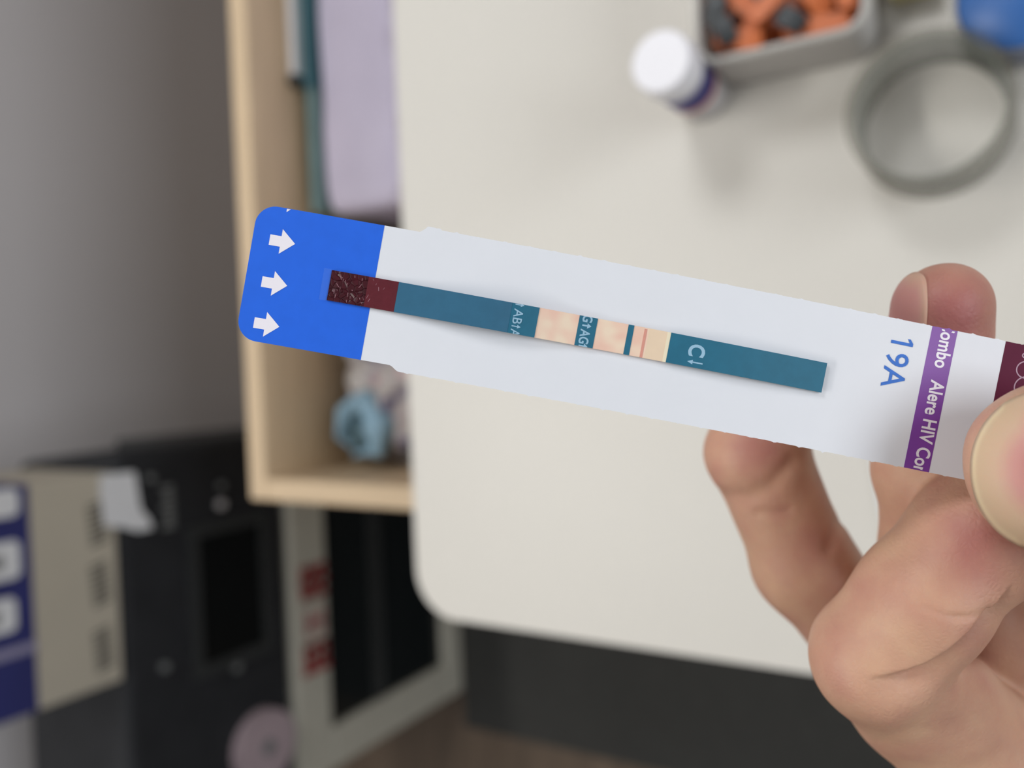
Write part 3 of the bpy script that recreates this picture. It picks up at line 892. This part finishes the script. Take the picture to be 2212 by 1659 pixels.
def J(*q): return [(C3(x, y, d), r) for x, y, d, r in q]

J_thumb = J((2266, 1004, 92.0, 8.8), (2330, 1018, 92.2, 9.2), (2620, 1110, 97, 9.6), (2960, 1420, 112, 11.5), (3080, 1800, 132, 15))
J_index = J((2226, 1010, 109.6, 7.4), (2105, 1166, 109.0, 8.1), (2000, 1295, 109.8, 8.5), (1895, 1420, 113, 8.9), (1985, 1500, 120.0, 9.6), (2120, 1640, 124.5, 10.6), (2400, 1900, 128, 11.5))
J_middle = J((2037, 668, 112.5, 6.3), (2012, 900, 118.5, 7.2), (2010, 1010, 120.5, 7.35), (2024, 1200, 127, 7.8), (2240, 1520, 136, 8.8), (2440, 1800, 143, 10.5))
J_ring = J((1672, 850, 135, 6.4), (1634, 975, 139, 7.9), (1738, 1220, 141.5, 8.2), (1880, 1385, 145, 8.6), (2200, 1640, 150, 9.4), (2470, 1850, 154, 10.5))
J_pinky = J((2170, 1560, 160, 6.2), (2080, 1470, 163, 6.8), (2230, 1560, 164, 7.4), (2480, 1860, 164, 9.5))
wrist = J((3150, 2150, 150, 17))[0]
fore = [(wrist[0], 19.0), (C3(3350, 2350, 155), 21.0), (C3(3620, 2600, 160), 24.0)]
palm = newf()
for j in (J_index, J_middle, J_ring, J_pinky):
    chain(palm, [(j[-1][0], j[-1][1]), (wrist[0] + (j[-1][0] - J_middle[-1][0]) * 0.4, 14.0)], 6.0)
chain(palm, [(J_index[-1][0], 11.0), (J_pinky[-1][0], 9.5)], 6.0)
chain(palm, fore, 8.0)
chain(palm, [(J_thumb[-1][0], 15.0), (wrist[0], 16.0)], 8.0)
fields = []
for j, k, zs in ((J_thumb, 4.0, 1.28), (J_index, 2.5, 1.0), (J_middle, 3.0, 1.0), (J_ring, 3.0, 1.0), (J_pinky, 2.5, 1.0)):
    f = newf()
    if j is J_index:          # keep the fold at the bent knuckle open: two halves, joined tightly
        f2 = newf(); chain(f, j[:4], k, zs); chain(f2, j[3:], k, zs); f = smin(f, f2, 0.5)
    elif j is J_thumb:
        chain(f, j[:2], 3.0, 1.28); chain(f, j[1:], k, 1.0)
    else: chain(f, j, k, zs)
    fields.append(f)
D = palm
for i, f in enumerate(fields):
    D = smin(D, f, 4.0) if i == 0 else smin(D, f, 1.0)
del fields, palm
# pads: fold detail carved into the field is done on the mesh below

def surface_nets(D):
    nx, ny, nz = D.shape
    s = D < 0
    cs = np.zeros((nx - 1, ny - 1, nz - 1), np.uint8)
    offs = [(i, j, k) for i in (0, 1) for j in (0, 1) for k in (0, 1)]
    for (i, j, k) in offs: cs += s[i:nx - 1 + i, j:ny - 1 + j, k:nz - 1 + k]
    act = np.argwhere((cs > 0) & (cs < 8))
    idx = -np.ones(cs.shape, np.int64); idx[tuple(act.T)] = np.arange(len(act))
    vals = np.stack([D[act[:, 0] + i, act[:, 1] + j, act[:, 2] + k] for (i, j, k) in offs], 1).astype(float)
    pos = np.zeros((len(act), 3)); cntv = np.zeros(len(act))
    oa = np.array(offs, float)
    for a in range(8):
        for b in range(a + 1, 8):
            if np.abs(oa[a] - oa[b]).sum() != 1: continue
            va, vb = vals[:, a], vals[:, b]
            mk = (va < 0) != (vb < 0)
            t = np.where(mk, va / np.where(mk, va - vb, 1), 0)
            pos[mk] += (oa[a] + t[:, None] * (oa[b] - oa[a]))[mk]; cntv[mk] += 1
    pos = act + pos / cntv[:, None]
    quads = []
    for ax in range(3):
        a1, a2 = (ax + 1) % 3, (ax + 2) % 3
        sl0 = [slice(1, -1)] * 3; sl1 = [slice(1, -1)] * 3
        sl0[ax] = slice(0, -1); sl1[ax] = slice(1, None)
        x = s[tuple(sl0)] != s[tuple(sl1)]
        e = np.argwhere(x); e_full = e.copy(); e_full[:, a1] += 1; e_full[:, a2] += 1
        flip = s[tuple(sl0)][tuple(e.T)]
        def cell(d1, d2):
            c = e_full.copy(); c[:, a1] -= d1; c[:, a2] -= d2
            return idx[tuple(c.T)]
        q = np.stack([cell(1, 1), cell(0, 1), cell(0, 0), cell(1, 0)], 1)
        q[~flip] = q[~flip][:, ::-1]
        quads.append(q)
    return pos, np.concatenate(quads)
pos, quads = surface_nets(D)
P3 = lo + pos * HS
# Laplacian smoothing
def edges_of(q):
    e = np.concatenate([q[:, [0, 1]], q[:, [1, 2]], q[:, [2, 3]], q[:, [3, 0]]]); return e
E_ = edges_of(quads)
def lap(P, E, n):
    for it in range(n):
        acc = np.zeros_like(P); c = np.zeros(len(P))
        np.add.at(acc, E[:, 0], P[E[:, 1]]); np.add.at(c, E[:, 0], 1)
        np.add.at(acc, E[:, 1], P[E[:, 0]]); np.add.at(c, E[:, 1], 1)
        P = P + 0.5 * (acc / np.maximum(c, 1)[:, None] - P)
    return P
P3 = lap(P3, E_, 4)
def subdivide(P, q):
    a = np.stack([q[:, k] for k in range(4)] , 1); b = np.roll(a, -1, 1)
    e = np.sort(np.stack([a.ravel(), b.ravel()], 1), 1)
    ue, inv = np.unique(e, axis=0, return_inverse=True)
    inv = inv.reshape(-1, 4) + len(P)
    mid = (P[ue[:, 0]] + P[ue[:, 1]]) / 2
    fc = P[q].mean(1); fi = np.arange(len(q)) + len(P) + len(ue)
    Q = np.concatenate([np.stack([q[:, k], inv[:, k], fi, inv[:, (k - 1) % 4]], 1) for k in range(4)])
    return np.concatenate([P, mid, fc]), Q
P3, quads = subdivide(P3, quads)
P3 = lap(P3, edges_of(quads), 3)
for it in range(0):
    acc = np.zeros_like(P3); c = np.zeros(len(P3))
    np.add.at(acc, E_[:, 0], P3[E_[:, 1]]); np.add.at(c, E_[:, 0], 1)
    np.add.at(acc, E_[:, 1], P3[E_[:, 0]]); np.add.at(c, E_[:, 1], 1)
    P3 = P3 + 0.5 * (acc / np.maximum(c, 1)[:, None] - P3)
def vnormals(P, q):
    n = np.cross(P[q[:, 2]] - P[q[:, 0]], P[q[:, 3]] - P[q[:, 1]])
    vn = np.zeros_like(P)
    for k in range(4): np.add.at(vn, q[:, k], n)
    return vn / (np.linalg.norm(vn, axis=1)[:, None] + 1e-9)
VN = vnormals(P3, quads)
def polydist(pt, poly):
    d = np.full(len(pt), 1e9)
    for a, b in zip(poly[:-1], poly[1:]):
        a = np.array(a, float); b = np.array(b, float); ab = b - a
        t = np.clip(((pt - a) @ ab) / (ab @ ab), 0, 1)
        d = np.minimum(d, np.linalg.norm(pt - (a + t[:, None] * ab), axis=1))
    return d
PX = np.stack([CX + F * P3[:, 0] / P3[:, 2], CY + F * P3[:, 1] / P3[:, 2]], 1)
front = (VN[:, 2] < 0.25)
creases = [  # polyline in the finger's outline plane, depth range mm, depth of fold mm, half width px
    ([(1955, 1278), (1995, 1313), (2040, 1329), (2085, 1336)], (98, 114), 0.2, 6),
    ([(2060, 1335), (2110, 1330), (2150, 1310)], (98, 114), 0.15, 8),
    ([(1560, 1075), (1620, 1072), (1665, 1050), (1710, 1000)], (125, 150), 0.4, 20),
    ([(1790, 1185), (1800, 1160), (1812, 1130)], (125, 150), 0.35, 14),
    ([(1700, 1105), (1660, 1110), (1640, 1108)], (125, 150), 0.2, 12),
    ([(1900, 1600), (1960, 1580), (2010, 1575)], (100, 125), 0.08, 10),
    ([(1990, 735), (2050, 752), (2130, 758)], (100, 120), 0.35, 16),
]
disp = np.zeros(len(P3))
for poly, (d0, d1), A, sg in creases:
    d = polydist(PX, poly)
    disp -= A * np.exp(-(d / sg) ** 2) * front * (P3[:, 2] > d0) * (P3[:, 2] < d1)
# the fold of the bent index finger: sharp on the upper segment's side, a soft hollow on the other
fold = np.array([(1868, 1470), (1910, 1469), (1965, 1459), (2010, 1443), (2060, 1412), (2105, 1372), (2140, 1325)], float)
dmin = np.full(len(PX), 1e9); side = np.zeros(len(PX)); along = np.zeros(len(PX))
for k, (a, b) in enumerate(zip(fold[:-1], fold[1:])):
    ab = b - a; tt = np.clip(((PX - a) @ ab) / (ab @ ab), 0, 1)
    dv = PX - (a + tt[:, None] * ab); dd = np.linalg.norm(dv, axis=1)
    better = dd < dmin
    dmin = np.where(better, dd, dmin); side = np.where(better, ab[0] * dv[:, 1] - ab[1] * dv[:, 0], side); along = np.where(better, k + tt, along)
ramp = np.clip(along / 2.0, 0.0, 1.0)
okz = front * (P3[:, 2] > 96) * (P3[:, 2] < 132)
disp -= okz * ramp * np.where(side > 0, 1.5 * np.exp(-(dmin / 46.0) ** 2), 1.5 * np.exp(-(dmin / 7.0) ** 2))
# soft unevenness of flesh
nzv = np.array([noise.noise(Vector(p * 0.16)) for p in P3])
disp += 0.22 * nzv
P3 = P3 + VN * disp[:, None]
flush_shade = np.zeros(len(P3))  # pink skin patches; the middle fingertip's also paints in its shade
for (x, y, r, a, d0, d1) in ((2110, 1180, 130, 0.85, 95, 115), (1760, 1180, 90, 0.5, 125, 150), (2120, 1390, 90, 0.45, 95, 125), (1640, 960, 90, 0.75, 125, 150),
                             (1690, 1110, 40, 0.5, 125, 150), (2060, 680, 140, 1.0, 100, 122), (2050, 1560, 60, 0.35, 95, 125), (1780, 1400, 70, 0.35, 95, 120)):
    d = np.linalg.norm(PX - np.array([x, y]), axis=1)
    flush_shade = np.maximum(flush_shade, a * np.exp(-(d / r) ** 2) * (P3[:, 2] > d0) * (P3[:, 2] < d1))
flush_shade = np.maximum(flush_shade, 0.25 + 0.25 * nzv)

def skin_mat():
    m = bpy.data.materials.new('skin'); m.use_nodes = True
    nt = m.node_tree; b = nt.nodes['Principled BSDF']
    b.inputs['Roughness'].default_value = 0.5
    b.inputs['Specular IOR Level'].default_value = 0.35
    b.inputs['Subsurface Weight'].default_value = 0.25
    b.inputs['Subsurface Radius'].default_value = (1.0, 0.35, 0.18)
    b.inputs['Subsurface Scale'].default_value = 0.0022
    at = nt.nodes.new('ShaderNodeAttribute'); at.attribute_name = 'flush_shade'
    tc = nt.nodes.new('ShaderNodeTexCoord')
    nz = nt.nodes.new('ShaderNodeTexNoise'); nz.inputs['Scale'].default_value = 260; nz.inputs['Detail'].default_value = 3
    nt.links.new(tc.outputs['Object'], nz.inputs['Vector'])
    ad = nt.nodes.new('ShaderNodeMath'); ad.operation = 'MULTIPLY_ADD'; ad.inputs[1].default_value = 0.5; ad.inputs[2].default_value = -0.25
    nt.links.new(nz.outputs['Fac'], ad.inputs[0])
    sm_ = nt.nodes.new('ShaderNodeMath'); sm_.operation = 'ADD'; sm_.use_clamp = True
    nt.links.new(ad.outputs[0], sm_.inputs[0]); nt.links.new(at.outputs['Fac'], sm_.inputs[1])
    rp = nt.nodes.new('ShaderNodeValToRGB')
    rp.color_ramp.elements[0].color = lin(207, 167, 139); rp.color_ramp.elements[1].color = lin(172, 108, 104)
    nt.links.new(sm_.outputs[0], rp.inputs['Fac']); nt.links.new(rp.outputs['Color'], b.inputs['Base Color'])
    wv = nt.nodes.new('ShaderNodeTexVoronoi'); wv.feature = 'DISTANCE_TO_EDGE'; wv.inputs['Scale'].default_value = 1400
    n3 = nt.nodes.new('ShaderNodeTexNoise'); n3.inputs['Scale'].default_value = 500
    mp = nt.nodes.new('ShaderNodeMapping'); mp.inputs['Scale'].default_value = (1.0, 1.0, 0.6)
    nt.links.new(tc.outputs['Object'], mp.inputs['Vector'])
    nt.links.new(mp.outputs['Vector'], wv.inputs['Vector']); nt.links.new(mp.outputs['Vector'], n3.inputs['Vector'])
    mx = nt.nodes.new('ShaderNodeMath'); mx.operation = 'ADD'
    nt.links.new(wv.outputs['Distance'], mx.inputs[0]); nt.links.new(n3.outputs['Fac'], mx.inputs[1])
    bp = nt.nodes.new('ShaderNodeBump'); bp.inputs['Strength'].default_value = 0.4; bp.inputs['Distance'].default_value = 0.00015
    nt.links.new(mx.outputs[0], bp.inputs['Height']); nt.links.new(bp.outputs['Normal'], b.inputs['Normal'])
    return m
M_skin = skin_mat()
toW = lambda p: CAM + (R @ (np.asarray(p, float).T / 1000.0)).T
PW = toW(P3)
hand_org = toW(wrist[0])
me = bpy.data.meshes.new('hand')
me.from_pydata((PW - hand_org).tolist(), [], quads.tolist())
at_ = me.attributes.new('flush_shade', 'FLOAT', 'POINT'); at_.data.foreach_set('value', np.clip(flush_shade, 0, 1).astype(np.float32))
hand = link('hand', me, M_skin, None, Vector(hand_org), smooth=True)
tag(hand, 'left hand pinching the white test card between thumb and bent index finger', 'hand')

# nails: patches of the finger surface itself, raised a little
def sdf_at(p):
    q = (p - lo) / HS
    i = np.clip(np.floor(q).astype(int), 0, dims - 2); f = q - i
    v = 0
    for a in (0, 1):
        for b in (0, 1):
            for c in (0, 1):
                wgt = (f[:, 0] if a else 1 - f[:, 0]) * (f[:, 1] if b else 1 - f[:, 1]) * (f[:, 2] if c else 1 - f[:, 2])
                v = v + wgt * D[i[:, 0] + a, i[:, 1] + b, i[:, 2] + c]
    return v
def march(o, d, maxd=30.0):
    t = np.zeros(len(o))
    for _ in range(60):
        t += np.clip(sdf_at(o + d * t[:, None]), -1, 4) * 0.8
    return o + d * t[:, None]
def nail_mat():
    m = bpy.data.materials.new('nail'); m.use_nodes = True
    nt = m.node_tree; b = nt.nodes['Principled BSDF']
    b.inputs['Roughness'].default_value = 0.5; b.inputs['Specular IOR Level'].default_value = 0.3
    b.inputs['Subsurface Weight'].default_value = 0.2; b.inputs['Subsurface Scale'].default_value = 0.0015
    at = nt.nodes.new('ShaderNodeAttribute'); at.attribute_name = 'bed'
    rp = nt.nodes.new('ShaderNodeValToRGB'); cr = rp.color_ramp
    cr.elements[0].position = 0.0; cr.elements[0].color = lin(188, 116, 118)
    cr.elements[1].position = 0.45; cr.elements[1].color = lin(205, 150, 142)
    for p_, c_ in ((0.68, lin(210, 178, 152)), (0.90, lin(208, 180, 150)), (0.955, lin(222, 200, 166)), (1.0, lin(186, 158, 136))):
        e = cr.elements.new(p_); e.color = c_
    nz = nt.nodes.new('ShaderNodeTexNoise'); nz.inputs['Scale'].default_value = 220
    ad = nt.nodes.new('ShaderNodeMath'); ad.operation = 'MULTIPLY_ADD'; ad.inputs[1].default_value = 0.10
    nt.links.new(nz.outputs['Fac'], ad.inputs[0]); nt.links.new(at.outputs['Fac'], ad.inputs[2])
    sb = nt.nodes.new('ShaderNodeMath'); sb.operation = 'SUBTRACT'; sb.inputs[1].default_value = 0.05
    nt.links.new(ad.outputs[0], sb.inputs[0])
    nt.links.new(sb.outputs[0], rp.inputs['Fac']); nt.links.new(rp.outputs['Color'], b.inputs['Base Color'])
    return m
M_nail = nail_mat()
def nail_patch(grid, dirs, bed, nr, nc, label=None, raise_=0.22):
    S = march(grid, dirs)
    e = 0.4
    g = np.stack([sdf_at(S + np.eye(3)[k] * e) - sdf_at(S - np.eye(3)[k] * e) for k in range(3)], 1)
    g /= np.linalg.norm(g, axis=1)[:, None] + 1e-9
    top_ = S + g * raise_; und = S - g * 0.35
    vs = np.concatenate([top_, und]); n = nr * nc
    fs = []
    for i in range(nr - 1):
        for j in range(nc):
            j2 = (j + 1) % nc
            fs.append((i * nc + j, i * nc + j2, (i + 1) * nc + j2, (i + 1) * nc + j))
            fs.append((n + i * nc + j, n + (i + 1) * nc + j, n + (i + 1) * nc + j2, n + i * nc + j2))
    for j in range(nc):
        j2 = (j + 1) % nc
        i = nr - 1
        fs.append((i * nc + j, i * nc + j2, n + i * nc + j2, n + i * nc + j))
    wv = toW(vs)
    o = obj('nail', wv, fs, M_nail, hand, smooth=True)
    a = o.data.attributes.new('bed', 'FLOAT', 'POINT'); a.data.foreach_set('value', np.concatenate([bed, bed]).astype(np.float32))
    if label: o['label'] = label
    return o
# thumb nail: polar grid seen along the camera direction
NR, NC = 22, 96
gs, ds, bd = [], [], []
for i in range(NR):
    rr_ = (i + 0.02) / (NR - 1)
    for j in range(NC):
        a = 2 * math.pi * j / NC
        ex = 163.0 if math.cos(a) < 0 else 150.0
        ey = 163.0
        x = 2262 + ex * rr_ * math.cos(a); y = 1011 + ey * rr_ * math.sin(a)
        y += 14 * rr_ * math.sin(a) * (1 if math.sin(a) > 0 else 0.2)
        d = np.array([(x - CX) / F, (y - CY) / F, 1.0]); d /= np.linalg.norm(d)
        gs.append(d * 78.0); ds.append(d)
        left = max(0.0, -math.cos(a))
        bd.append(rr_ * (0.55 + 0.45 * min(1, left * 1.6 + 0.35 * max(0, math.sin(a)))))
nail_patch(np.array(gs), np.array(ds), np.array(bd), NR, NC, 'pale rimmed thumb nail facing the camera')
# middle finger nail: on the side of the finger turned to the left
tipc, r_t = J_middle[0]; axis = (J_middle[1][0] - J_middle[0][0]); axis /= np.linalg.norm(axis)
lft = np.array([-1.0, 0.0, -0.06]); lft -= axis * (lft @ axis); lft /= np.linalg.norm(lft)
fwd = np.cross(axis, lft); fwd /= np.linalg.norm(fwd)
if fwd[2] > 0: fwd = -fwd
gs, ds, bd = [], [], []
for i in range(14):
    rr_ = (i + 0.02) / 13
    for j in range(64):
        a = 2 * math.pi * j / 64
        # superellipse in (along, around)
        q = (abs(math.cos(a)) ** 3 + abs(math.sin(a)) ** 3) ** (-1 / 3)
        s_ = rr_ * q * math.cos(a); ph = rr_ * q * math.sin(a) * math.radians(44)
        al = 1.2 + 6.4 * s_
        dirv = lft * math.cos(ph) + fwd * math.sin(ph)
        c_ = tipc + axis * al
        gs.append(c_ + dirv * 12); ds.append(-dirv)
        bd.append(min(0.6, 0.32 + 0.4 * max(rr_ ** 4 * 0.9, 0.9 * max(0, -s_) ** 3)))
nail_patch(np.array(gs), np.array(ds), np.array(bd), 14, 64, None, raise_=0.3)
